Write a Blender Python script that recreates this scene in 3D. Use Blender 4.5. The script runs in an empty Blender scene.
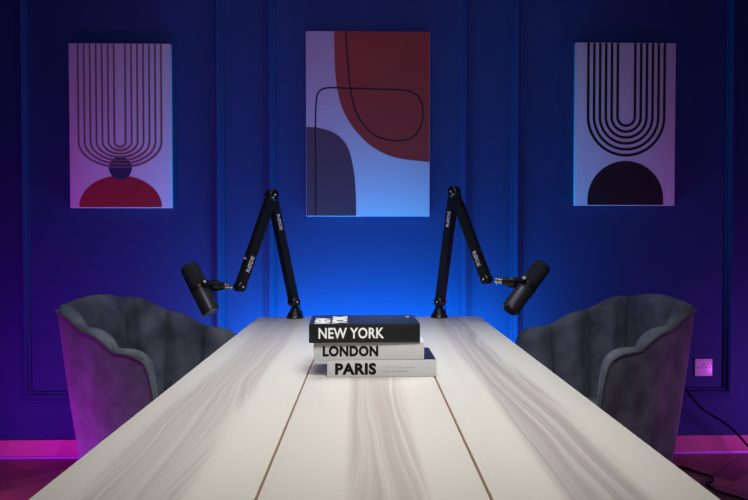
import bpy, bmesh, math, random
from mathutils import Vector, Matrix
R = math.radians
random.seed(7)
scn = bpy.context.scene
col = scn.collection

# ------------------------------------------------------------------ camera
cam_d = bpy.data.cameras.new('camera')
cam = bpy.data.objects.new('camera', cam_d)
col.objects.link(cam)
cam.location = (0, 0, 1.119)
cam.rotation_euler = (R(90 - 1.451), 0, R(-1.5))
cam_d.sensor_width = 36
cam_d.lens = 750 / 748 * 36
cam_d.shift_x = -12.6 / 748
cam_d.clip_start = 0.02
scn.camera = cam

# ------------------------------------------------------------------ world and exposure
world = bpy.data.worlds.new('world')
scn.world = world
world.use_nodes = True
bg = world.node_tree.nodes['Background']
bg.inputs[0].default_value = (0.02, 0.02, 0.05, 1)
bg.inputs[1].default_value = 0.05
scn.view_settings.view_transform = 'Standard'
scn.view_settings.look = 'None'
scn.view_settings.gamma = 1
scn.view_settings.exposure = 0.0
scn.view_settings.use_curve_mapping = False


def area(name, loc, target, size, size_y, watts, color, spread=180):
    d = bpy.data.lights.new(name, 'AREA')
    d.shape = 'RECTANGLE'
    d.size, d.size_y = size, size_y
    d.energy, d.color = watts, color
    d.spread = R(spread)
    o = bpy.data.objects.new(name, d)
    col.objects.link(o)
    o.location = loc
    v = Vector(target) - Vector(loc)
    o.rotation_euler = v.to_track_quat('-Z', 'Y').to_euler()
    return o


# studio softbox over the camera end of the table (gridded), aimed down at the table
area('key_softbox', (0.2, 0.6, 2.5), (0.02, 1.68, 0.75), 0.9, 0.6, 7.6, (1.0, 0.975, 0.945), 66)
# overhead strip above the far half of the table
area('overhead_softbox', (0.0, 2.35, 2.55), (0.0, 2.4, 0.7), 1.5, 0.8, 5.4, (0.93, 0.96, 1.0), 60)
# added fill lamp for ambient lavender, high at camera end, aimed at far wall
area('lavender_fill', (0.0, 0.1, 2.6), (0.0, 3.7, 1.95), 1.8, 0.4, 5.2, (0.46, 0.36, 1.0), 64)
# blue LED panel on the floor behind the table, washing the wall
area('blue_floor_wash', (0.02, 3.45, 0.42), (0.02, 3.72, 0.80), 1.3, 0.12, 28, (0.0, 0.37, 1.0), 170)
# magenta LED tubes on the floor at both sides of the room
area('purple_wash_left', (-1.72, 2.72, 0.09), (-1.2, 3.2, 0.35), 0.3, 0.3, 13, (0.74, 0.02, 1.0), 170)
area('purple_wash_right', (2.45, 3.0, 0.2), (1.7, 3.7, 0.5), 0.3, 0.3, 6.8, (0.78, 0.12, 1.0), 170)


# ------------------------------------------------------------------ materials
def mat(name, color, rough=0.5, metal=0.0, spec=0.5, sheen=0.0, bump=0.0, bscale=200.0, vary=0.0, vscale=6.0, coat=0.0):
    m = bpy.data.materials.new(name)
    m.use_nodes = True
    nt = m.node_tree
    b = nt.nodes['Principled BSDF']
    b.inputs['Base Color'].default_value = (*color, 1)
    b.inputs['Roughness'].default_value = rough
    b.inputs['Metallic'].default_value = metal
    b.inputs['Specular IOR Level'].default_value = spec
    b.inputs['Sheen Weight'].default_value = sheen
    b.inputs['Coat Weight'].default_value = coat
    tc = nt.nodes.new('ShaderNodeTexCoord')
    if vary:
        n = nt.nodes.new('ShaderNodeTexNoise')
        n.inputs['Scale'].default_value = vscale
        n.inputs['Detail'].default_value = 4
        nt.links.new(tc.outputs['Object'], n.inputs['Vector'])
        r = nt.nodes.new('ShaderNodeValToRGB')
        r.color_ramp.elements[0].position = 0.3
        r.color_ramp.elements[1].position = 0.7
        r.color_ramp.elements[0].color = (*[c * (1 - vary) for c in color], 1)
        r.color_ramp.elements[1].color = (*[min(1, c * (1 + vary)) for c in color], 1)
        nt.links.new(n.outputs['Fac'], r.inputs['Fac'])
        nt.links.new(r.outputs['Color'], b.inputs['Base Color'])
    if bump:
        n2 = nt.nodes.new('ShaderNodeTexNoise')
        n2.inputs['Scale'].default_value = bscale
        nt.links.new(tc.outputs['Object'], n2.inputs['Vector'])
        bp = nt.nodes.new('ShaderNodeBump')
        bp.inputs['Strength'].default_value = bump
        bp.inputs['Distance'].default_value = 0.002
        nt.links.new(n2.outputs['Fac'], bp.inputs['Height'])
        nt.links.new(bp.outputs['Normal'], b.inputs['Normal'])
    return m


def node(nt, t, **kw):
    n = nt.nodes.new(t)
    for k, v in kw.items():
        setattr(n, k, v)
    return n


def math_n(nt, op, a, b=None):
    n = nt.nodes.new('ShaderNodeMath')
    n.operation = op
    for i, v in enumerate((a, b)):
        if v is None:
            continue
        if isinstance(v, (int, float)):
            n.inputs[i].default_value = v
        else:
            nt.links.new(v, n.inputs[i])
    return n.outputs[0]


def ash_mat(name, xc, half, tint, seed):
    """pale whitewashed ash with a taupe band of heartwood running along the board"""
    m = bpy.data.materials.new(name)
    m.use_nodes = True
    nt = m.node_tree
    L = nt.links
    b = nt.nodes['Principled BSDF']
    tc = node(nt, 'ShaderNodeTexCoord')
    sep = node(nt, 'ShaderNodeSeparateXYZ')
    L.new(tc.outputs['Object'], sep.inputs[0])
    X, Y = sep.outputs[0], sep.outputs[1]

    def noise(sx, sy, off, detail=2.0):
        mp = node(nt, 'ShaderNodeMapping')
        mp.inputs['Scale'].default_value = (sx, sy, 1)
        mp.inputs['Location'].default_value = (off, off * 1.7, seed)
        L.new(tc.outputs['Object'], mp.inputs[0])
        n = node(nt, 'ShaderNodeTexNoise')
        n.inputs['Scale'].default_value = 1
        n.inputs['Detail'].default_value = detail
        L.new(mp.outputs[0], n.inputs['Vector'])
        return n.outputs['Fac']
    wob = math_n(nt, 'MULTIPLY', math_n(nt, 'SUBTRACT', noise(3, 0.7, seed), 0.5), 0.07)
    xw = math_n(nt, 'ADD', X, wob)
    dist = math_n(nt, 'ABSOLUTE', math_n(nt, 'SUBTRACT', xw, xc))
    mr = node(nt, 'ShaderNodeMapRange')
    mr.interpolation_type = 'SMOOTHSTEP'
    mr.inputs['From Min'].default_value = half * 1.18
    mr.inputs['From Max'].default_value = half * 0.72
    L.new(dist, mr.inputs['Value'])
    # growth rings: sine bands across the board, squeezed towards the heart
    wob2 = math_n(nt, 'MULTIPLY', math_n(nt, 'SUBTRACT', noise(6, 0.8, seed + 5), 0.5), 0.16)
    def warped(kx, ky, off, detail):
        cb = node(nt, 'ShaderNodeCombineXYZ')
        L.new(math_n(nt, 'MULTIPLY', math_n(nt, 'ADD', X, wob2), kx), cb.inputs[0])
        L.new(math_n(nt, 'MULTIPLY', Y, ky), cb.inputs[1])
        cb.inputs[2].default_value = seed + off
        n = node(nt, 'ShaderNodeTexNoise')
        n.inputs['Scale'].default_value = 1
        n.inputs['Detail'].default_value = detail
        L.new(cb.outputs[0], n.inputs['Vector'])
        return n.outputs['Fac']
    bands = warped(75, 0.35, 1.0, 2.5)
    lines = warped(190, 0.45, 7.0, 1.5)
    ring = node(nt, 'ShaderNodeMapRange')
    ring.inputs['From Min'].default_value = 0.52
    ring.inputs['From Max'].default_value = 0.70
    L.new(lines, ring.inputs['Value'])
    ring = ring.outputs[0]
    fine = noise(260, 4, seed + 2, 3)
    broad = noise(18, 0.8, seed + 9, 2)
    heart = math_n(nt, 'MULTIPLY', mr.outputs[0], math_n(nt, 'ADD', math_n(nt, 'MULTIPLY', bands, 0.95), 0.20))
    heart = math_n(nt, 'SUBTRACT', heart, math_n(nt, 'MULTIPLY', math_n(nt, 'MULTIPLY', ring, mr.outputs[0]), 0.38))
    heart = math_n(nt, 'ADD', heart, math_n(nt, 'MULTIPLY', math_n(nt, 'SUBTRACT', broad, 0.5), 0.34))
    heart = math_n(nt, 'ADD', heart, math_n(nt, 'MULTIPLY', math_n(nt, 'SUBTRACT', bands, 0.5), 0.30))
    heart = math_n(nt, 'ADD', heart, math_n(nt, 'MULTIPLY', math_n(nt, 'SUBTRACT', fine, 0.5), 0.18))
    rp = node(nt, 'ShaderNodeValToRGB')
    e = rp.color_ramp.elements
    e[0].position, e[0].color = 0.0, (0.66, 0.635, 0.575, 1)
    e[1].position, e[1].color = 0.85, (*tint, 1)
    L.new(heart, rp.inputs['Fac'])
    L.new(rp.outputs[0], b.inputs['Base Color'])
    b.inputs['Roughness'].default_value = 0.42
    b.inputs['Specular IOR Level'].default_value = 0.35
    bp = node(nt, 'ShaderNodeBump')
    bp.inputs['Strength'].default_value = 0.08
    bp.inputs['Distance'].default_value = 0.001
    L.new(fine, bp.inputs['Height'])
    L.new(bp.outputs[0], b.inputs['Normal'])
    return m


def parquet_mat(name, dark, light, rough=0.35):
    m = bpy.data.materials.new(name)
    m.use_nodes = True
    nt = m.node_tree
    L = nt.links
    b = nt.nodes['Principled BSDF']
    tc = node(nt, 'ShaderNodeTexCoord')
    oi = node(nt, 'ShaderNodeObjectInfo')
    mp = node(nt, 'ShaderNodeMapping')
    mp.inputs['Scale'].default_value = (3, 70, 1)
    L.new(tc.outputs['Object'], mp.inputs[0])
    n = node(nt, 'ShaderNodeTexNoise')
    n.inputs['Scale'].default_value = 1
    n.inputs['Detail'].default_value = 5
    L.new(mp.outputs[0], n.inputs['Vector'])
    f = math_n(nt, 'ADD', math_n(nt, 'MULTIPLY', n.outputs['Fac'], 0.45), math_n(nt, 'MULTIPLY', oi.outputs['Random'], 0.7))
    rp = node(nt, 'ShaderNodeValToRGB')
    rp.color_ramp.elements[0].position = 0.15
    rp.color_ramp.elements[0].color = (*dark, 1)
    rp.color_ramp.elements[1].position = 0.95
    rp.color_ramp.elements[1].color = (*light, 1)
    L.new(f, rp.inputs['Fac'])
    L.new(rp.outputs[0], b.inputs['Base Color'])
    b.inputs['Roughness'].default_value = rough
    return m


M = {}
M['wall'] = mat('navy_wall_paint', (0.025, 0.052, 0.155), 0.65, spec=0.12, bump=0.03, bscale=90)
M['wall_side'] = mat('navy_side_wall_paint', (0.025, 0.052, 0.155), 0.65, spec=0.12)
M['ceiling'] = mat('ceiling_paint', (0.10, 0.10, 0.14), 0.9)
M['subfloor'] = mat('dark_subfloor', (0.03, 0.015, 0.01), 0.8)
M['parquet'] = parquet_mat('herringbone_oak', (0.10, 0.040, 0.022), (0.30, 0.13, 0.075))
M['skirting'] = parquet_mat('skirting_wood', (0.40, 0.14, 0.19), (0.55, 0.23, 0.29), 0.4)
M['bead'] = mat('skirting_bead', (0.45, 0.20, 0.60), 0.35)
M['ash_a'] = ash_mat('ash_board_a', -0.335, 0.075, (0.48, 0.445, 0.41), 1.3)
M['ash_b'] = ash_mat('ash_board_b', 0.025, 0.060, (0.48, 0.425, 0.385), 4.1)
M['ash_c'] = ash_mat('ash_board_c', 0.335, 0.065, (0.42, 0.38, 0.36), 8.6)
M['joint'] = mat('brown_board_joint', (0.22, 0.105, 0.06), 0.7)
M['table_leg'] = mat('black_table_steel', (0.02, 0.02, 0.022), 0.45)
M['velvet'] = mat('grey_velvet', (0.125, 0.145, 0.178), 0.68, spec=0.25, sheen=0.14, vary=0.45, vscale=11, bump=0.12, bscale=140)
M['velvet'].node_tree.nodes['Principled BSDF'].inputs['Sheen Roughness'].default_value = 0.4
M['piping'] = mat('dark_grey_piping', (0.03, 0.034, 0.042), 0.7, sheen=0.3)
M['black_leg'] = mat('black_chair_leg', (0.012, 0.012, 0.013), 0.4)
M['arm'] = mat('black_neoprene_sleeve', (0.007, 0.007, 0.009), 0.62, spec=0.35)
M['black_metal'] = mat('black_powder_coat', (0.008, 0.008, 0.010), 0.32, spec=0.5)
M['mic_body'] = mat('dark_mic_body', (0.035, 0.037, 0.042), 0.36, metal=0.3)
M['mic_plate_glint'] = mat('glint_rear_plate', (0.60, 0.62, 0.65), 0.35, metal=0.6)  # left mic only: plate coloured paler than the right one for a blue glint
M['foam'] = mat('grey_windscreen_foam', (0.026, 0.028, 0.032), 0.95, spec=0.1, bump=0.6, bscale=420)
M['steel'] = mat('bright_steel', (0.75, 0.72, 0.68), 0.25, metal=1.0)
M['screw_cap'] = mat('pale_screw_cap', (0.75, 0.75, 0.75), 0.3)
M['brass'] = mat('brass_thread', (0.80, 0.66, 0.52), 0.3, metal=1.0)
M['pink_clip'] = mat('pink_cable_ring', (0.75, 0.25, 0.35), 0.5)
M['white_print'] = mat('white_print', (0.82, 0.82, 0.82), 0.6)
M['black_print'] = mat('black_print', (0.006, 0.006, 0.007), 0.8, spec=0.1)
M['grey_print'] = mat('grey_print', (0.14, 0.14, 0.15), 0.6)
M['cover_black'] = mat('black_book_cover', (0.006, 0.0065, 0.008), 0.5, spec=0.3)
M['cover_navy'] = mat('navy_book_cover', (0.012, 0.022, 0.055), 0.38)
M['cover_grey'] = mat('light_grey_book_cover', (0.50, 0.50, 0.51), 0.55)
M['cover_white'] = mat('white_book_cover', (0.72, 0.72, 0.73), 0.5)
M['pages'] = mat('book_pages', (0.70, 0.68, 0.63), 0.8)
M['canvas'] = mat('pale_canvas', (0.66, 0.60, 0.64), 0.85, bump=0.1, bscale=500)
M['canvas_c'] = mat('pale_grey_canvas', (0.48, 0.47, 0.52), 0.85, bump=0.1, bscale=500)
M['taupe'] = mat('taupe_ink', (0.20, 0.115, 0.115), 0.85)
M['ink_black'] = mat('black_ink', (0.006, 0.006, 0.007), 0.85)
M['ink_red'] = mat('red_ink', (0.36, 0.022, 0.030), 0.85)
M['ink_navy'] = mat('navy_ink', (0.03, 0.03, 0.10), 0.85)
M['ink_maroon'] = mat('maroon_ink', (0.30, 0.035, 0.022), 0.85)
M['ink_plum'] = mat('plum_ink', (0.085, 0.045, 0.065), 0.85)
M['ink_brown'] = mat('dark_brown_ink', (0.020, 0.008, 0.010), 0.85)
M['socket'] = mat('white_socket_plastic', (0.80, 0.78, 0.80), 0.3)
M['socket_dark'] = mat('socket_slot', (0.02, 0.02, 0.02), 0.6)
M['cable'] = mat('black_cable_rubber', (0.004, 0.004, 0.005), 0.85, spec=0.15)


# ------------------------------------------------------------------ mesh helpers
def link(name, me, m=None, parent=None):
    o = bpy.data.objects.new(name, me)
    if m is not None and len(me.materials) == 0:
        me.materials.append(M[m] if isinstance(m, str) else m)
    col.objects.link(o)
    o.parent = parent
    return o


def finish(bm, name, m, parent=None, smooth=False, angle=35):
    bmesh.ops.recalc_face_normals(bm, faces=bm.faces)
    me = bpy.data.meshes.new(name)
    bm.to_mesh(me)
    bm.free()
    if smooth:
        for p in me.polygons:
            p.use_smooth = True
        if angle < 180:
            me.set_sharp_from_angle(angle=R(angle))
    return link(name, me, m, parent)


def tag(o, label, cat, group=None):
    o['label'] = label
    o['category'] = cat
    if group:
        o['group'] = group
    return o


def empty(name, loc=(0, 0, 0), rz=0.0):
    o = bpy.data.objects.new(name, None)
    o.empty_display_size = 0.1
    col.objects.link(o)
    o.location = loc
    o.rotation_euler = (0, 0, rz)
    return o


def structure(o):
    o['kind'] = 'structure'
    return o


def box_bm(x0, x1, y0, y1, z0, z1, bevel=0.0, seg=2):
    bm = bmesh.new()
    bmesh.ops.create_cube(bm, size=1)
    for v in bm.verts:
        v.co = Vector(((x0 + x1) / 2 + v.co.x * (x1 - x0), (y0 + y1) / 2 + v.co.y * (y1 - y0), (z0 + z1) / 2 + v.co.z * (z1 - z0)))
    if bevel:
        bmesh.ops.bevel(bm, geom=bm.edges[:], offset=bevel, segments=seg, affect='EDGES', profile=0.5)
    return bm


def box(name, m, parent, x0, x1, y0, y1, z0, z1, bevel=0.0, seg=2):
    return finish(box_bm(x0, x1, y0, y1, z0, z1, bevel, seg), name, m, parent, smooth=bevel > 0)


def frame_of(axis):
    a = Vector(axis).normalized()
    u = a.orthogonal().normalized()
    return a, u, a.cross(u)


def lathe_into(bm, origin, axis, prof, n=28, cap=True):
    """prof: list of (distance along axis, radius)"""
    o = Vector(origin)
    a, u, w = frame_of(axis)
    rings = []
    for d, r in prof:
        rings.append([bm.verts.new(o + a * d + (u * math.cos(t) + w * math.sin(t)) * max(r, 1e-5))
                      for t in (2 * math.pi * i / n for i in range(n))])
    for p, q in zip(rings, rings[1:]):
        for i in range(n):
            bm.faces.new((p[i], p[(i + 1) % n], q[(i + 1) % n], q[i]))
    if cap:
        bm.faces.new(rings[0][::-1])
        bm.faces.new(rings[-1])


def lathe(name, m, parent, origin, axis, prof, n=28, angle=35):
    bm = bmesh.new()
    lathe_into(bm, origin, axis, prof, n)
    return finish(bm, name, m, parent, smooth=True, angle=angle)


def tube_into(bm, pts, r, n=10, closed=False):
    pts = [Vector(p) for p in pts]
    N = len(pts)
    rings = []
    ref = None
    for i, p in enumerate(pts):
        t = (pts[min(i + 1, N - 1)] - pts[max(i - 1, 0)]).normalized()
        if ref is None:
            ref = t.orthogonal().normalized()
        ref = (ref - t * ref.dot(t)).normalized()
        w = t.cross(ref)
        rr = r[i] if isinstance(r, (list, tuple)) else r
        rings.append([bm.verts.new(p + (ref * math.cos(a) + w * math.sin(a)) * rr)
                      for a in (2 * math.pi * k / n for k in range(n))])
    for p, q in zip(rings, rings[1:]):
        for i in range(n):
            bm.faces.new((p[i], p[(i + 1) % n], q[(i + 1) % n], q[i]))
    bm.faces.new(rings[0][::-1])
    bm.faces.new(rings[-1])


def tube(name, m, parent, pts, r, n=10):
    bm = bmesh.new()
    tube_into(bm, pts, r, n)
    return finish(bm, name, m, parent, smooth=True, angle=60)


def spline(pts, sub=8):
    """Catmull-Rom through the points"""
    P = [Vector(p) for p in pts]
    P = [P[0] * 2 - P[1]] + P + [P[-1] * 2 - P[-2]]
    out = []
    for i in range(1, len(P) - 2):
        a, b, c, d = P[i - 1:i + 3]
        for k in range(sub):
            t = k / sub
            out.append(0.5 * ((2 * b) + (c - a) * t + (2 * a - 5 * b + 4 * c - d) * t * t + (3 * b - a - 3 * c + d) * t ** 3))
    out.append(P[-2])
    return out


def text(name, body, m, parent, height, origin, right, up, bold=0.0, spacing=1.0, width=None, align='LEFT', thick=0.0003):
    """flat lettering; origin = lower left of the text, right/up = reading directions; height = cap height"""
    c = bpy.data.curves.new(name, 'FONT')
    c.body = body
    c.size = 1.0
    c.offset = bold
    c.space_character = spacing
    c.resolution_u = 3
    tmp = bpy.data.objects.new('tmp_text', c)
    col.objects.link(tmp)
    dg = bpy.context.evaluated_depsgraph_get()
    me = bpy.data.meshes.new_from_object(tmp.evaluated_get(dg))
    bpy.data.objects.remove(tmp)
    bpy.data.curves.remove(c)
    xs = [v.co.x for v in me.vertices]
    ys = [v.co.y for v in me.vertices]
    x0, x1, y0, y1 = min(xs), max(xs), 0.0, 0.73
    s = height / (y1 - y0)
    sx = width / (x1 - x0) if width else s
    r = Vector(right).normalized()
    u = Vector(up).normalized()
    nrm = r.cross(u)
    o = Vector(origin)
    off = -(x1 - x0) / 2 * sx if align == 'CENTER' else 0
    for v in me.vertices:
        v.co = o + r * ((v.co.x - x0) * sx + off) + u * ((v.co.y - y0) * s) + nrm * thick
    me.name = name
    return link(name, me, m, parent)


# ------------------------------------------------------------------ room shell
WX0, WX1, WY0, WY1, CH = -2.75, 2.85, -1.6, 3.72, 2.75
structure(box('wall_back', 'wall', None, WX0 - 0.15, WX1 + 0.15, WY1, WY1 + 0.15, -0.1, CH))
structure(box('wall_left', 'wall_side', None, WX0 - 0.15, WX0, WY0 - 0.15, WY1, -0.1, CH))
structure(box('wall_right', 'wall_side', None, WX1, WX1 + 0.15, WY0 - 0.15, WY1, -0.1, CH))
structure(box('wall_front', 'wall_side', None, WX0, WX1, WY0 - 0.15, WY0, -0.1, CH))
structure(box('ceiling', 'ceiling', None, WX0 - 0.15, WX1 + 0.15, WY0 - 0.15, WY1 + 0.15, CH, CH + 0.1))
floor = structure(box('floor', 'subfloor', None, WX0, WX1, WY0, WY1, -0.1, -0.012))

# herringbone parquet: every plank a part of the floor
PW, PL, NR = 0.112, 0.448, 4
c45 = math.sqrt(0.5)
AX, AY = -1.525, 3.284           # a point of the zigzag


def to_world(p, q):
    # lattice diagonal (1,1) runs along +Y
    return (AX + (p - q) * c45 * PW, AY + (p + q) * c45 * PW)


def clip_poly(poly, fn):
    out = []
    for i in range(len(poly)):
        a, b = poly[i], poly[(i + 1) % len(poly)]
        da, db = fn(a), fn(b)
        if da >= 0:
            out.append(a)
        if da * db < 0:
            t = da / (da - db)
            out.append((a[0] + (b[0] - a[0]) * t, a[1] + (b[1] - a[1]) * t))
    return out


def plank_mesh(name, poly):
    bm = bmesh.new()
    lo = [bm.verts.new((x, y, -0.012)) for x, y in poly]
    hi = [bm.verts.new((x, y, 0.0)) for x, y in poly]
    bm.faces.new(lo[::-1])
    bm.faces.new(hi)
    for i in range(len(poly)):
        j = (i + 1) % len(poly)
        bm.faces.new((lo[i], lo[j], hi[j], hi[i]))
    me = bpy.data.meshes.new(name)
    bm.to_mesh(me)
    bm.free()
    me.materials.append(M['parquet'])
    return me


g = 0.0012
full = plank_mesh('plank', [(-PL / 2 + g, -PW / 2 + g), (PL / 2 - g, -PW / 2 + g), (PL / 2 - g, PW / 2 - g), (-PL / 2 + g, PW / 2 - g)])
planks = []
for k in range(-60, 61):
    for mrow in range(-8, 9):
        for kind in (0, 1):
            if kind == 0:
                p, q, dp, dq = k, k + 2 * NR * mrow, NR, 1
            else:
                p, q, dp, dq = k, k + 1 + 2 * NR * mrow, 1, NR
            cx, cy = to_world(p + dp / 2, q + dq / 2)
            if not (WX0 - 0.3 < cx < WX1 + 0.3 and WY0 - 0.3 < cy < WY1 + 0.3):
                continue
            ang = R(45) if kind == 0 else R(135)
            poly = []
            for lx, ly in ((-PL / 2 + g, -PW / 2 + g), (PL / 2 - g, -PW / 2 + g), (PL / 2 - g, PW / 2 - g), (-PL / 2 + g, PW / 2 - g)):
                poly.append((cx + lx * math.cos(ang) - ly * math.sin(ang), cy + lx * math.sin(ang) + ly * math.cos(ang)))
            whole = all(WX0 < x < WX1 and WY0 < y < WY1 for x, y in poly)
            if not whole:
                for fn in (lambda a: a[0] - WX0, lambda a: WX1 - a[0], lambda a: a[1] - WY0, lambda a: WY1 - a[1]):
                    poly = clip_poly(poly, fn) if len(poly) > 2 else []
                if len(poly) < 3:
                    continue
            dist = min(math.hypot(cx + 1.5, cy - 3.4), math.hypot(cx - 1.6, cy - 3.4))
            planks.append((dist, cx, cy, ang, whole, poly))
planks.sort(key=lambda a: a[0])
rest = bmesh.new()
for i, (dist, cx, cy, ang, whole, poly) in enumerate(planks):
    if i < 290:
        ca, sa = math.cos(-ang), math.sin(-ang)
        me = full if whole else plank_mesh('plank', [((x - cx) * ca - (y - cy) * sa, (x - cx) * sa + (y - cy) * ca) for x, y in poly])
        o = link('plank', me, None, floor)
        o.location = (cx, cy, 0)
        o.rotation_euler = (0, 0, ang)
    else:
        lo = [rest.verts.new((x, y, -0.012)) for x, y in poly]
        hi = [rest.verts.new((x, y, 0.0)) for x, y in poly]
        rest.faces.new(hi)
        for a in range(len(poly)):
            b = (a + 1) % len(poly)
            rest.faces.new((lo[a], lo[b], hi[b], hi[a]))
if len(rest.verts):
    ro = finish(rest, 'plank_field', 'parquet', floor)
    ro['kind'] = 'stuff'
else:
    rest.free()

# skirting with a bead at its foot; boards with slanted ends
bb = structure(box('baseboard_back', 'subfloor', None, WX0, WX1, WY1 - 0.012, WY1, 0.0, 0.085))
x = WX0
while x < WX1 - 0.02:
    w = random.uniform(0.20, 0.34)
    x1 = min(WX1, x + w)
    sl = 0.0 if x == WX0 else 0.05
    sr = 0.0 if x1 >= WX1 else 0.05
    bm = bmesh.new()
    pr = [(x + 0.0006 - sl / 2, 0.014), (x1 - 0.0006 - sr / 2, 0.014), (x1 - 0.0006 + sr / 2, 0.092), (x + 0.0006 + sl / 2, 0.092)]
    a = [bm.verts.new((px - x, WY1 - 0.020, pz)) for px, pz in pr]
    b = [bm.verts.new((px - x, WY1 - 0.001, pz)) for px, pz in pr]
    bm.faces.new(a)
    bm.faces.new(b[::-1])
    for i in range(4):
        j = (i + 1) % 4
        bm.faces.new((a[i], a[j], b[j], b[i]))
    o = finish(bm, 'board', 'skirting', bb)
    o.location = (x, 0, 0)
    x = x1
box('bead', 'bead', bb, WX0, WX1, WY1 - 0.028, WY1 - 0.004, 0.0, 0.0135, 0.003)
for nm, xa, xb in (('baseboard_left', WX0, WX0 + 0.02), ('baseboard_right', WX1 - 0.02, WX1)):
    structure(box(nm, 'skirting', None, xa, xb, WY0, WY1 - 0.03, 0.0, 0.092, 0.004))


# picture-frame mouldings on the wall
def moulding(name, x0, x1, z0, z1):
    prof = [(0.0, 0.0), (0.0, 0.010), (0.006, 0.013), (0.012, 0.013), (0.018, 0.022), (0.030, 0.027), (0.040, 0.022), (0.046, 0.012), (0.054, 0.010), (0.056, 0.0)]
    bm = bmesh.new()
    loops = []
    for sx, sz in ((x0, z0), (x1, z0), (x1, z1), (x0, z1)):
        dx = 1 if sx == x0 else -1
        dz = 1 if sz == z0 else -1
        loops.append([bm.verts.new((sx + dx * d, WY1 - h, sz + dz * d)) for d, h in prof])
    for i in range(4):
        p, q = loops[i], loops[(i + 1) % 4]
        for j in range(len(prof) - 1):
            bm.faces.new((p[j], q[j], q[j + 1], p[j + 1]))
        bm.faces.new((p[-1], q[-1], q[0], p[0]))
    return structure(finish(bm, name, 'wall', None, smooth=True, angle=25))


moulding('trim_1', -1.703, -0.702, 0.275, 2.48)
moulding('trim_2', -0.505, 0.515, 0.275, 2.48)
moulding('trim_3', 0.715, 1.850, 0.275, 2.48)

# ------------------------------------------------------------------ table
TZ = 0.75
table = tag(empty('long_table', (0.01, 2.0, 0)), 'long pale whitewashed ash table of three boards with brown joints', 'table')
TY0, TY1 = 0.78, 3.225
edges = [(-0.466, -0.1555, 'ash_a'), (-0.1515, 0.1695, 'ash_b'), (0.1735, 0.486, 'ash_c')]


def tb(name, m, x0, x1, y0, y1, z0, z1, bevel=0.0, seg=2):
    o = box(name, m, table, x0, x1, y0, y1, z0, z1, bevel, seg)
    o.matrix_parent_inverse = Matrix.Translation((-0.01, -2.0, 0))
    return o


for x0, x1, m in edges:
    tb('table_board', m, x0, x1, TY0, TY1, TZ - 0.034, TZ, 0.0015)
for x0, x1 in ((-0.1555, -0.1515), (0.1695, 0.1735)):
    tb('joint_strip', 'joint', x0, x1, TY0 + 0.004, TY1 - 0.004, TZ - 0.030, TZ - 0.0035)
for yy in (1.05, 2.95):
    tb('cross_rail', 'table_leg', -0.36, 0.38, yy - 0.03, yy + 0.03, TZ - 0.074, TZ - 0.0345, 0.003)
    for xx in (-0.33, 0.35):
        tb('leg', 'table_leg', xx - 0.03, xx + 0.03, yy - 0.03, yy + 0.03, 0.0, TZ - 0.0745, 0.003)

# ------------------------------------------------------------------ books
BD = 0.20


def book(name, x0, x1, z0, z1, yf, rz, cover, top, label, spine_m):
    """hardback lying flat, spine to -y; origin at the middle of its underside"""
    cx, cy = (x0 + x1) / 2, yf + BD / 2
    r = tag(empty(name, (cx, cy, z0), R(rz)), label, 'book', 'coffee-table books stacked on the table')
    w, t = (x1 - x0) / 2, z1 - z0
    d = BD / 2
    box('back_cover', cover, r, -w, w, -d + 0.004, d, 0.0004, 0.0030, 0.0008)
    box('front_cover', top, r, -w, w, -d + 0.004, d, t - 0.0030, t, 0.0008)
    box('spine', spine_m, r, -w, w, -d, -d + 0.0038, 0.0004, t, 0.0014)
    box('page_block', 'pages', r, -w + 0.004, w - 0.004, -d + 0.0042, d - 0.005, 0.0032, t - 0.0032)
    return r, w, d, t


b1, w, d, t = book('coffee_table_book', -0.102, 0.174, 0.75, 0.7935, 1.885, 0.8, 'cover_navy', 'cover_navy',
                   'light grey book lettered PARIS, lowest of the stack on the table', 'cover_grey')
text('title_lettering', 'PARIS', 'black_print', b1, 0.0275, (-w + 0.020, -d, 0.0085), (1, 0, 0), (0, 0, 1), 0.050, 1.08, width=0.104)
text('subtitle_lettering', 'CITY OF CREATORS', 'grey_print', b1, 0.0042, (-w + 0.142, -d, 0.0225), (1, 0, 0), (0, 0, 1), 0.0, 1.5, width=0.078)
text('subtitle_lettering', 'AND ROMANCE', 'grey_print', b1, 0.0042, (-w + 0.142, -d, 0.0125), (1, 0, 0), (0, 0, 1), 0.0, 1.5, width=0.060)
b2, w, d, t = book('coffee_table_book', -0.135, 0.144, 0.7936, 0.8385, 1.885, 0.2, 'cover_white', 'cover_white',
                   'pale grey book lettered LONDON, in the middle of the stack', 'cover_grey')
text('title_lettering', 'LONDON', 'black_print', b2, 0.0250, (-w + 0.023, -d, 0.0110), (1, 0, 0), (0, 0, 1), 0.050, 1.08, width=0.140)
b3, w, d, t = book('coffee_table_book', -0.148, 0.131, 0.8386, 0.8860, 1.876, 1.6, 'cover_black', 'cover_navy',
                   'black book lettered NEW YORK, topmost of the stack on the table', 'cover_black')
text('title_lettering', 'NEW YORK', 'white_print', b3, 0.0270, (-w + 0.024, -d, 0.0120), (1, 0, 0), (0, 0, 1), 0.022, 1.04, width=0.164)
text('cover_lettering', 'NEW', 'white_print', b3, 0.037, (-w + 0.050, -d + 0.010, t), (0, 1, 0), (-1, 0, 0), 0.05, 0.98, width=0.120)
text('cover_lettering', 'YORK', 'white_print', b3, 0.037, (-w + 0.094, -d + 0.010, t), (0, 1, 0), (-1, 0, 0), 0.05, 0.98, width=0.165)
lathe('cover_emblem', 'white_print', b3, (w - 0.020, d - 0.05, t - 0.0002), (0, 0, 1), [(0, 0.0055), (0.0005, 0.0055)], 14)


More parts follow.
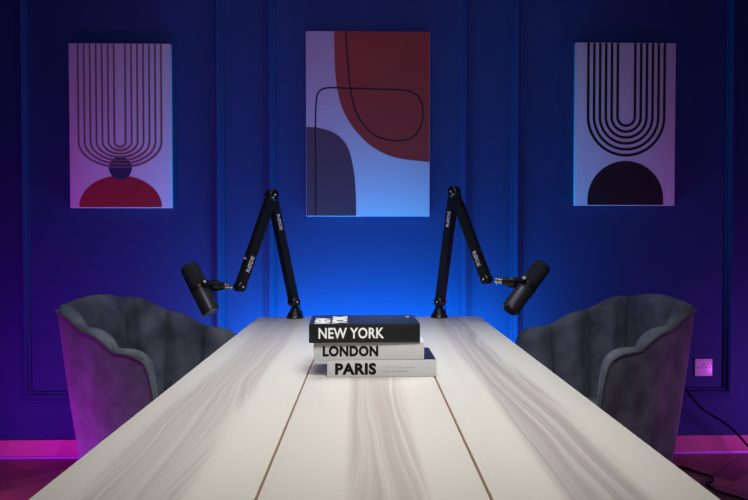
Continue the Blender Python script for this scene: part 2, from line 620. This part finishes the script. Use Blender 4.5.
# ------------------------------------------------------------------ canvases on the wall
def flat_poly(name, m, parent, pts, lift):
    bm = bmesh.new()
    a = [bm.verts.new((x, -0.0355 - lift, z)) for x, z in pts]
    bm.faces.new(a)
    bmesh.ops.triangulate(bm, faces=bm.faces[:])
    return finish_front(bm, name, m, parent)


def finish_front(bm, name, m, parent):
    me = bpy.data.meshes.new(name)
    for f in bm.faces:
        f.normal_update()
        if f.normal.y > 0:
            f.normal_flip()
    bm.to_mesh(me)
    bm.free()
    return link(name, me, m, parent)


def flat_stroke(name, m, parent, pts, width, lift):
    bm = bmesh.new()
    P = [Vector((x, 0, z)) for x, z in pts]
    prev = None
    for i, p in enumerate(P):
        tdir = (P[min(i + 1, len(P) - 1)] - P[max(i - 1, 0)]).normalized()
        nrm = Vector((-tdir.z, 0, tdir.x)) * width / 2
        y = Vector((0, -0.0355 - lift, 0))
        cur = (bm.verts.new(p + nrm + y), bm.verts.new(p - nrm + y))
        if prev:
            bm.faces.new((prev[0], prev[1], cur[1], cur[0]))
        prev = cur
    return finish_front(bm, name, m, parent)


def canvas(name, x0, x1, z0, z1, m, label):
    r = tag(empty(name, ((x0 + x1) / 2, WY1 - 0.0015, z0)), label, 'wall art', 'canvases hung on the blue wall')
    w = (x1 - x0) / 2
    box('canvas', m, r, -w, w, -0.035, 0.0, 0.0, z1 - z0, 0.002)
    return r, w, z1 - z0


# left canvas: taupe arches, navy ball, red hill
a1, w, h = canvas('wall_canvas', -1.440, -0.953, 1.231, 2.026, 'canvas', 'canvas with thin taupe arches over a navy ball and red half circle')
S = (2 * w) / 102.5                       # metres per unit of the drawing
SZ = h / 165.0
U = lambda u: (u - 120.5) * S
V = lambda v: (207.0 - v) * SZ
flat_poly('printed_ball', 'ink_navy', a1, [(U(120.5 + 11.6 * math.cos(k)), V(167 - 11.6 * math.sin(k))) for k in (2 * math.pi * i / 40 for i in range(40))], 0.0004)
flat_poly('printed_half_circle', 'ink_red', a1, [(U(120.5 + 42 * math.cos(k)), V(206.2 - 31.7 * math.sin(k))) for k in (math.pi * i / 40 for i in range(41))], 0.0002)
for i in range(7):
    rx = 5.7 + i * 6.05
    ry = 5.8 + i * 3.37
    pts = [(U(120.5 - rx), V(42.4))] + [(U(120.5 - rx * math.cos(k)), V(140 + ry * math.sin(k))) for k in (math.pi * j / 36 for j in range(37))] + [(U(120.5 + rx), V(42.4))]
    flat_stroke('printed_arch', 'taupe', a1, pts, 1.9 * S, 0.0007)

# right canvas: black arches over a dark half circle
a3, w, h = canvas('wall_canvas', 1.028, 1.524, 1.245, 2.045, 'canvas', 'canvas with bold black arches above a dark half circle')
S = (2 * w) / 101.0
SZ = h / 163.5
U = lambda u: (u - 625.0) * S
V = lambda v: (205.0 - v) * SZ
flat_poly('printed_half_circle', 'ink_brown', a3, [(U(663.9), V(204.4))] + [(U(625.4 + 38.5 * math.cos(k)), V(198.6 - 38.5 * math.sin(k))) for k in (math.pi * i / 40 for i in range(41))] + [(U(586.9), V(204.4))], 0.0002)
for i in range(6):
    r_ = 8.8 + i * 5.95
    pts = [(U(625.5 - r_), V(41.9))] + [(U(625.5 - r_ * math.cos(k)), V(115.8 + r_ * math.sin(k))) for k in (math.pi * j / 36 for j in range(37))] + [(U(625.5 + r_), V(41.9))]
    flat_stroke('printed_arch', 'ink_black', a3, pts, 2.7 * S, 0.0006)

# middle canvas: maroon and plum fields with one looping line
a2, w, h = canvas('wall_canvas', -0.297, 0.308, 1.191, 2.092, 'canvas_c', 'large canvas of maroon and plum shapes with a looping black line')
S = (2 * w) / 123.7
SZ = h / 185.6
U = lambda u: (u - 367.9) * S
V = lambda v: (215.7 - v) * SZ
cur = spline([(334.3, 0, 30.3), (334.5, 0, 50), (335.3, 0, 72), (338, 0, 92), (343.5, 0, 110), (355, 0, 129), (373.4, 0, 146.5), (396, 0, 156.6), (429.4, 0, 161)])
flat_poly('printed_maroon_field', 'ink_maroon', a2, [(U(p.x), V(p.z)) for p in cur] + [(U(429.4), V(30.3))], 0.0002)
cur = spline([(306.4, 0, 126), (320.5, 0, 127.2), (336.6, 0, 133.5), (348, 0, 147), (353.6, 0, 170), (355.6, 0, 192), (356, 0, 215.2)])
flat_poly('printed_plum_field', 'ink_plum', a2, [(U(p.x), V(p.z)) for p in cur] + [(U(306.4), V(215.2))], 0.0002)
cur = spline([(345.8, 0, 30.3), (346.6, 0, 45), (348, 0, 62), (350.4, 0, 87.4), (355, 0, 108), (364, 0, 124), (378, 0, 135.7), (396.4, 0, 139.4), (412.5, 0, 135.7), (420.8, 0, 124), (423, 0, 110.4), (420, 0, 97.5), (412.5, 0, 91), (401, 0, 88.6), (375, 0, 87.7), (350.4, 0, 87.2), (328, 0, 86.8), (319.4, 0, 90.5), (316.4, 0, 99), (315.4, 0, 126.5), (315.4, 0, 170), (315.4, 0, 215)])
flat_stroke('printed_line', 'ink_black', a2, [(U(p.x), V(p.z)) for p in cur], 1.5 * S, 0.0006)

# ------------------------------------------------------------------ chairs
NCH = 7


PLAN = [(0.264, 0.360), (0.072, 0.329), (-0.089, 0.285), (-0.245, 0.184)]
RIM = [0.662, 0.710, 0.773, 0.832]
PLAN_ALL = [(x, -y) for x, y in PLAN] + [(x, y) for x, y in reversed(PLAN)]
RIM_ALL = RIM + RIM[::-1]


def cr(vals, s):
    """Catmull-Rom through eight evenly spaced values, s in -1..1"""
    t = (s + 1) / 2 * 7
    i = max(0, min(6, int(math.floor(t))))
    t -= i
    g_ = lambda k: vals[k] if 0 <= k <= 7 else (2 * vals[0] - vals[1] if k < 0 else 2 * vals[7] - vals[6])
    a, b, c, d = g_(i - 1), g_(i), g_(i + 1), g_(i + 2)
    return 0.5 * (2 * b + (c - a) * t + (2 * a - 5 * b + 4 * c - d) * t * t + (3 * b - a - 3 * c + d) * t ** 3)


def plan(s):
    return Vector((cr([p[0] for p in PLAN_ALL], s), cr([p[1] for p in PLAN_ALL], s), 0))


def kscale(z):
    q = max(0.0, min(1.0, (z - 0.17) / 0.66))
    return 0.70 + 0.30 * q ** 0.75


def rim(s):
    a = abs(s)
    h = cr(RIM_ALL, s)
    u = ((s + 1) / 2 * NCH) % 1.0
    h += 0.015 * max(0.0, math.sin(math.pi * u)) ** 1.3 * (1.0 if a < 0.86 else max(0, (1 - a) / 0.14))
    if a > 0.90:
        q = min(1.0, (a - 0.90) / 0.10)
        h -= 0.24 * q ** 2.2
    return h


def shell_pt(s, z, off):
    c = plan(s)
    tdir = (plan(s + 0.004) - plan(s - 0.004)).normalized()
    nin = Vector((-tdir.y, tdir.x, 0))
    if nin.dot(-c) < 0:
        nin = -nin
    p = c * kscale(z) + nin * off
    return Vector((p.x, p.y, z))


def make_chair(label):
    root = tag(empty('tub_chair'), label, 'chair', 'velvet tub chairs at the table')
    # smooth outer shell
    NS, NZ = 98, 16
    bm = bmesh.new()
    grid = []
    for i in range(NS + 1):
        s = -1 + 2 * i / NS
        h = rim(s)
        grid.append([bm.verts.new(shell_pt(s, 0.17 + (h - 0.17) * j / NZ, 0)) for j in range(NZ + 1)])
    inner = []
    for i in range(NS + 1):
        s = -1 + 2 * i / NS
        h = rim(s)
        inner.append([bm.verts.new(shell_pt(s, 0.17 + (h - 0.006 - 0.17) * j / NZ, 0.012)) for j in range(NZ + 1)])
    for i in range(NS):
        for j in range(NZ):
            bm.faces.new((grid[i][j], grid[i + 1][j], grid[i + 1][j + 1], grid[i][j + 1]))
            bm.faces.new((inner[i][j], inner[i][j + 1], inner[i + 1][j + 1], inner[i + 1][j]))
        bm.faces.new((grid[i][NZ], grid[i + 1][NZ], inner[i + 1][NZ], inner[i][NZ]))
        bm.faces.new((grid[i][0], inner[i][0], inner[i + 1][0], grid[i + 1][0]))
    for i in (0, NS):
        for j in range(NZ):
            bm.faces.new((grid[i][j], grid[i][j + 1], inner[i][j + 1], inner[i][j]))
    finish(bm, 'outer_shell', 'velvet', root, smooth=True, angle=60)
    # padded channels lining the shell, rolled over the rim
    path = [(0.0, -0.002), (0.10, 0.010), (0.32, 0.019), (0.58, 0.018), (0.82, 0.006), (0.97, -0.016), (1.04, -0.05), (1.06, -0.11), (1.06, -0.20), (1.05, -0.30), (1.0, -0.42)]
    for c in range(NCH):
        bm = bmesh.new()
        rows = []
        NU = 22
        for i in range(NU + 1):
            u = i / NU
            uu = u + (0.006 if (u == 1 and c < NCH - 1) else (-0.006 if (u == 0 and c > 0) else 0))
            s = -1 + 2 * (c + uu) / NCH
            s = min(1.0, max(-1.0, s))
            th = 0.006 + 0.068 * max(0.0, math.sin(math.pi * u)) ** 0.5
            th *= 1.0 - 0.55 * max(0.0, (abs(s) - 0.78) / 0.22)
            h = rim(s)
            row = []
            for o_, dz in path:
                z = h + (dz if dz > -0.03 else max(dz, (dz / -0.42) * -(h - 0.36)))
                z = max(z, 0.34)
                row.append(bm.verts.new(shell_pt(s, z, 0.002 + o_ * th)))
            rows.append(row)
        n = len(path)
        for i in range(NU):
            for j in range(n - 1):
                bm.faces.new((rows[i][j], rows[i][j + 1], rows[i + 1][j + 1], rows[i + 1][j]))
            bm.faces.new((rows[i][n - 1], rows[i][0], rows[i + 1][0], rows[i + 1][n - 1]))
        bm.faces.new(rows[0])
        bm.faces.new(rows[-1][::-1])
        finish(bm, 'back_channel', 'velvet', root, smooth=True, angle=45)
    # piping round the outer rim
    pts = []
    for i in range(141):
        s = -1 + 2 * i / 140
        pts.append(shell_pt(s, rim(s) + 0.003, -0.0015))
    tube('piping', 'piping', root, pts, 0.0042, 8)
    # seat base, cushion and legs
    outline = [plan(-1 + 2 * i / 40) for i in range(41)]
    bm = bmesh.new()
    lo = [bm.verts.new((p.x * 0.685, p.y * 0.685, 0.165)) for p in outline]
    hi = [bm.verts.new((p.x * 0.76, p.y * 0.76, 0.33)) for p in outline]
    bm.faces.new(lo[::-1])
    bm.faces.new(hi)
    for i in range(41):
        j = (i + 1) % 41
        bm.faces.new((lo[i], lo[j], hi[j], hi[i]))
    finish(bm, 'seat_base', 'velvet', root, smooth=True, angle=40)
    bm = bmesh.new()
    rings = []
    for z, k in ((0.331, 0.62), (0.345, 0.67), (0.39, 0.69), (0.425, 0.67), (0.445, 0.60), (0.455, 0.40), (0.458, 0.02)):
        rings.append([bm.verts.new((p.x * k + 0.035, p.y * k, z)) for p in outline])
    for p, q in zip(rings, rings[1:]):
        for i in range(41):
            j = (i + 1) % 41
            bm.faces.new((p[i], p[j], q[j], q[i]))
    bm.faces.new(rings[0][::-1])
    bm.faces.new(rings[-1])
    finish(bm, 'seat_cushion', 'velvet', root, smooth=True, angle=50)
    for sx in (-1, 1):
        for sy in (-1, 1):
            tube('leg', 'black_leg', root, [(0.13 * sx - 0.01, 0.13 * sy, 0.166), (0.19 * sx - 0.01, 0.19 * sy, 0.0)], [0.018, 0.010], 12)
    return root


def copy_tree(o, parent=None):
    c = o.copy()
    col.objects.link(c)
    c.parent = parent
    for ch in o.children:
        copy_tree(ch, c)
    return c


ch1 = make_chair('grey velvet tub chair below the canvas with the red half circle')
ch1.location = (-0.822, 2.837, 0)
ch1.rotation_euler = (0, 0, R(-16.4))
ch2 = copy_tree(ch1)
ch2['label'] = 'grey velvet tub chair in front of the wall socket'
ch2.location = (0.906, 2.82, 0)
ch2.rotation_euler = (0, 0, R(195.2))


# ------------------------------------------------------------------ microphone arms and microphones
def stadium_bar(name, m, parent, p0, p1, axis, wid, thk, r_seg=10):
    """bar from p0 to p1, wid across (in the swing plane), thk along the hinge axis, rounded ends and edges"""
    p0, p1, n = Vector(p0), Vector(p1), Vector(axis).normalized()
    L = (p1 - p0).length
    a = (p1 - p0) / L
    b = n.cross(a)
    prof = []
    for i in range(r_seg + 1):
        t = -math.pi / 2 + math.pi * i / r_seg
        prof.append((L + wid / 2 * math.cos(t), wid / 2 * math.sin(t)))
    for i in range(r_seg + 1):
        t = math.pi / 2 + math.pi * i / r_seg
        prof.append((wid / 2 * math.cos(t), wid / 2 * math.sin(t)))
    bm = bmesh.new()
    lo = [bm.verts.new(p0 + a * x + b * y - n * thk / 2) for x, y in prof]
    hi = [bm.verts.new(p0 + a * x + b * y + n * thk / 2) for x, y in prof]
    bm.faces.new(lo[::-1])
    bm.faces.new(hi)
    N = len(prof)
    for i in range(N):
        j = (i + 1) % N
        bm.faces.new((lo[i], lo[j], hi[j], hi[i]))
    ed = [e for e in bm.edges if len(e.link_faces) == 2 and e.calc_face_angle(0) > 1.0]
    bmesh.ops.bevel(bm, geom=ed, offset=thk * 0.28, segments=3, affect='EDGES', profile=0.5)
    return finish(bm, name, m, parent, smooth=True, angle=40)


def mic_arm(base, low, elbow, tip, side, label):
    """side -1: reaches to the left; +1: to the right"""
    base, low, elbow, tip = map(Vector, (base, low, elbow, tip))
    root = tag(empty('microphone_arm', base), label, 'microphone arm', 'boom arms on the table end')
    inv = Matrix.Translation(-base)
    d = (tip - base)
    d.z = 0
    d.normalize()
    n = d.cross(Vector((0, 0, 1)))
    if n.y > 0:
        n = -n                                   # hinge axis, on the camera side
    parts = []
    cone = lathe('table_mount', 'black_metal', root, base, (0, 0, 1),
                 [(0.0003, 0.036), (0.006, 0.037), (0.010, 0.034), (0.040, 0.018), (0.052, 0.011), (0.056, 0.009)], 32)
    parts.append(cone)
    f = Vector((-base.x, -base.y, 0)).normalized()
    rt = Vector((-f.y, f.x, 0))
    parts.append(box('mount_badge', 'white_print', root, -0.006, 0.006, -0.0003, 0.0003, -0.0012, 0.0012))
    parts[-1].matrix_local = Matrix.Translation(base + f * 0.0368 + Vector((0, 0, 0.0065))) @ Matrix.Rotation(math.atan2(rt.y, rt.x), 4, 'Z')
    parts.append(tube('swivel_pin', 'black_metal', root, [base + Vector((0, 0, 0.05)), low], 0.006, 12))
    off = n * 0.010
    lowbar = stadium_bar('lower_boom', 'arm', root, low, elbow, n, 0.035, 0.030)
    upbar = stadium_bar('upper_boom', 'arm', root, elbow, tip, n, 0.037, 0.030)
    parts += [lowbar, upbar]
    # hinge housings: discs with a bright screw
    for p, r_ in ((low, 0.021), (elbow, 0.0235), (tip, 0.020)):
        hg = lathe('hinge', 'black_metal', root, p - n * 0.021, n, [(0, r_ * 0.8), (0.004, r_), (0.038, r_), (0.042, r_ * 0.8)], 24)
        parts.append(hg)
        k = lathe('screw', 'screw_cap', root, p + n * 0.0205, n, [(0, 0.0042), (0.002, 0.0042), (0.003, 0.002)], 10)
        k.parent = hg
        parts.append(k)
    a = (low - elbow).normalized()
    k = lathe('screw', 'screw_cap', root, elbow + a * 0.012 + n * 0.0205 + d * 0.012, n, [(0, 0.0036), (0.002, 0.0036), (0.003, 0.002)], 10)
    k.parent = parts[-3]
    parts.append(k)
    # lettering on the booms, on the camera-facing side
    lo_dir = (low - elbow).normalized()
    up_dir = (tip - elbow).normalized()
    for bar, e0, dr, dist, size, flip in ((lowbar, elbow, lo_dir, 0.115, 0.021, side < 0), (upbar, elbow, up_dir, 0.305, 0.025, side > 0)):
        cen = e0 + dr * dist + n * 0.0152
        rdir = dr if flip else -dr
        udir = n.cross(rdir)
        t_ = text('maker_lettering', 'RØDE', 'white_print', root, size * 0.72, cen - udir * size * 0.36, rdir, udir, 0.018, 1.0, width=0.066, align='CENTER')
        t_.parent = bar
        parts.append(t_)
    # cable clipped along the outer edge of the upper boom
    b_out = n.cross(up_dir)
    if b_out.x * side < 0:
        b_out = -b_out
    cpts = spline([elbow + b_out * 0.018 + up_dir * 0.02, elbow + b_out * 0.024 + up_dir * 0.12, elbow + b_out * 0.022 + up_dir * 0.24, elbow + b_out * 0.021 + up_dir * 0.34])
    parts.append(tube('cable', 'cable', root, cpts, 0.0025, 8))
    for q in ((0.29,) if side < 0 else (0.05, 0.28)):
        c0 = elbow + b_out * 0.0215 + up_dir * q
        parts.append(lathe('cable_clip', 'pink_clip' if side < 0 else 'black_metal', root, c0 - up_dir * 0.004, up_dir, [(0, 0.005), (0.001, 0.006), (0.007, 0.006), (0.008, 0.005)], 12))
    # tie cable at the foot
    back = -d
    parts.append(tube('foot_cable', 'cable', root, spline([low + Vector((0.012, 0.006, 0.02)), low + Vector((0.022, 0.010, -0.02)), base + Vector((0.028, 0.012, 0.025)), base + Vector((0.030, 0.016, 0.004))]), 0.0022, 8))
    for p in parts:
        if p.parent == root:
            p.matrix_parent_inverse = inv
        else:
            p.matrix_parent_inverse = Matrix.Identity(4)
    return root


def microphone(front, rear, arm_tip, side, label):
    """dynamic broadcast microphone in a yoke; front = windscreen end"""
    front, rear, arm_tip = map(Vector, (front, rear, arm_tip))
    ax = (front - rear).normalized()
    L = (front - rear).length
    root = tag(empty('broadcast_microphone', rear), label, 'microphone', 'microphones on the boom arms')
    parts = []
    parts.append(lathe('body', 'mic_body', root, rear, ax, [(0.0, 0.0290), (0.003, 0.0335), (0.010, 0.0350), (0.50 * L, 0.0350), (0.51 * L, 0.032)], 36))
    parts.append(lathe('rear_plate', 'mic_plate_glint' if side < 0 else 'mic_body', root, rear - ax * 0.0012, ax, [(0, 0.0280), (0.0025, 0.0285)], 32))
    parts.append(lathe('rear_ring', 'steel', root, rear - ax * 0.0004, ax, [(0, 0.0297), (0.0015, 0.0303), (0.003, 0.0320)], 36))
    parts.append(lathe('windscreen', 'foam', root, rear + ax * 0.505 * L, ax,
                       [(0, 0.033), (0.004, 0.0352), (0.30 * L, 0.0360), (0.43 * L, 0.0352), (0.47 * L, 0.033), (0.49 * L, 0.027), (0.495 * L, 0.014), (0.496 * L, 0.001)], 36, 60))
    parts.append(lathe('collar', 'black_metal', root, rear + ax * 0.47 * L, ax, [(0, 0.0360), (0.002, 0.0380), (0.012, 0.0380), (0.014, 0.0360)], 36))
    # yoke: half hoop round the body, bolted on both sides, fixed to the arm through a knuckle
    mid = rear + ax * (0.47 * L + 0.007)
    to_arm = arm_tip - mid
    to_arm -= ax * to_arm.dot(ax)
    to_arm.normalize()
    sd = ax.cross(to_arm)
    pts = []
    for i in range(25):
        t = R(-92 + 184 * i / 24)
        pts.append(mid + to_arm * (0.050 * math.cos(t)) + sd * (0.0460 * math.sin(t)))
    bm = bmesh.new()
    prev = None
    rows = []
    for p in pts:
        rad = (p - mid).normalized()
        rows.append([bm.verts.new(p + rad * a_ + ax * b_) for a_, b_ in ((-0.002, -0.009), (0.002, -0.009), (0.002, 0.009), (-0.002, 0.009))])
    for p, q in zip(rows, rows[1:]):
        for i in range(4):
            j = (i + 1) % 4
            bm.faces.new((p[i], p[j], q[j], q[i]))
    bm.faces.new(rows[0])
    bm.faces.new(rows[-1][::-1])
    yoke = finish(bm, 'yoke', 'black_metal', root, smooth=True, angle=50)
    parts.append(yoke)
    for sg in (-1, 1):
        kb = lathe('yoke_knob', 'black_metal', root, mid + sd * sg * 0.0365, sd * sg, [(0, 0.007), (0.012, 0.007), (0.0125, 0.012), (0.020, 0.012), (0.022, 0.010)], 18)
        parts.append(kb)
        sc = lathe('screw', 'screw_cap', root, mid + sd * sg * 0.0587, sd * sg, [(0, 0.005), (0.0015, 0.0035)], 10)
        parts.append(sc)
    k0 = mid + to_arm * 0.049
    k1 = arm_tip
    v = (k1 - k0)
    vd = v.normalized()
    Lk = v.length
    parts.append(lathe('mount_knuckle', 'black_metal', root, k0 - vd * 0.003, vd, [(0, 0.018), (0.004, 0.023), (0.030, 0.023), (0.034, 0.017), (Lk * 0.52, 0.017), (Lk * 0.55, 0.014)], 20))
    parts.append(lathe('thread_adapter', 'brass', root, k0 + vd * Lk * 0.52, vd, [(0, 0.012), (0.002, 0.014), (0.006, 0.014), (0.008, 0.011), (0.020, 0.011)], 20))
    parts.append(lathe('thread_collar', 'steel', root, k0 + vd * (Lk * 0.52 + 0.019), vd, [(0, 0.0100), (0.003, 0.0135), (0.010, 0.0135), (0.012, 0.0100), (max(0.014, Lk * 0.48 - 0.036), 0.0100)], 20))
    wing = vd.cross(ax).normalized()
    parts.append(lathe('wing_bolt', 'black_metal', root, k0 + vd * 0.015 - wing * 0.026, wing, [(0, 0.008), (0.002, 0.010), (0.050, 0.010), (0.052, 0.008)], 14))
    # lead from the yoke to the rear of the body
    s1 = sd if sd.x * side > 0 else -sd
    parts.append(tube('lead', 'cable', root, spline([mid + s1 * 0.044 - ax * 0.008, mid + s1 * 0.050 - ax * 0.040, mid + s1 * 0.046 - ax * 0.068, rear + s1 * 0.030 + ax * 0.012]), 0.0017, 8))
    inv = Matrix.Translation(-rear)
    for p in parts:
        p.matrix_parent_inverse = inv
    return root


AL = ((-0.305, 3.18, TZ), (-0.309, 3.178, 0.820), (-0.390, 3.095, 1.267), (-0.503, 2.982, 0.898))
AR = ((0.308, 3.185, TZ), (0.311, 3.183, 0.818), (0.363, 3.130, 1.283), (0.482, 3.012, 0.925))
mic_arm(*AL, -1, 'black jointed boom arm carrying the microphone by the red half circle canvas')
mic_arm(*AR, 1, 'black jointed boom arm carrying the microphone by the bold arches canvas')


def mic_end(tip, toward, gap=0.024):
    t_ = Vector(tip)
    v = (Vector(toward) - t_).normalized()
    return t_ + v * gap


microphone((-0.690, 2.915, 0.985), (-0.590, 2.855, 0.810), mic_end(AL[3], (-0.62, 2.88, 0.905)), -1, 'black broadcast microphone tilted over the chair below the red half circle')
microphone((0.702, 2.965, 0.985), (0.548, 2.865, 0.815), mic_end(AR[3], (0.60, 2.92, 0.91)), 1, 'black broadcast microphone tilted over the chair by the wall socket')

# ------------------------------------------------------------------ socket and cables
so = tag(empty('wall_socket', (1.692, WY1, 0.390)), 'white single wall socket low on the blue wall', 'wall socket')
box('plate', 'socket', so, -0.044, 0.044, -0.010, 0.0, 0.0, 0.087, 0.003)
for xx in (-0.030, 0.030):
    lathe('screw', 'socket_dark', so, (xx, -0.0098, 0.0435), (0, -1, 0), [(0, 0.0032), (0.0008, 0.003)], 12)
for xx, z0, z1, ww in ((0, 0.052, 0.061, 0.004), (-0.011, 0.041, 0.046, 0.006), (0.011, 0.041, 0.046, 0.006)):
    box('pin_slot', 'socket_dark', so, xx - ww / 2, xx + ww / 2, -0.0106, -0.0098, z0, z1)
CR = 0.0055
tag(tube('wall_cable', 'cable', None, spline([(1.50, 3.60, 0.42), (1.56, 3.615, 0.345), (1.60, 3.62, 0.295), (1.65, 3.62, 0.243), (1.737, 3.62, 0.188), (1.79, 3.62, 0.150), (1.83, 3.615, 0.110), (1.87, 3.60, 0.062), (1.92, 3.57, 0.020), (2.0, 3.5, CR + 0.0005), (2.15, 3.4, CR + 0.0005)]), CR, 10),
    'black cable drooping along the blue wall below the socket', 'cable')
tag(tube('floor_cable', 'cable', None, spline([(1.30, 3.40, CR), (1.40, 3.46, CR), (1.486, 3.47, CR), (1.53, 3.39, CR), (1.560, 3.334, CR), (1.535, 3.27, CR), (1.497, 3.243, CR), (1.495, 3.19, CR), (1.505, 3.13, CR), (1.56, 3.05, CR), (1.58, 2.9, CR), (1.5, 2.75, CR)]), CR - 0.0005, 10),
    'black cable lying loosely on the parquet beside the table', 'cable')
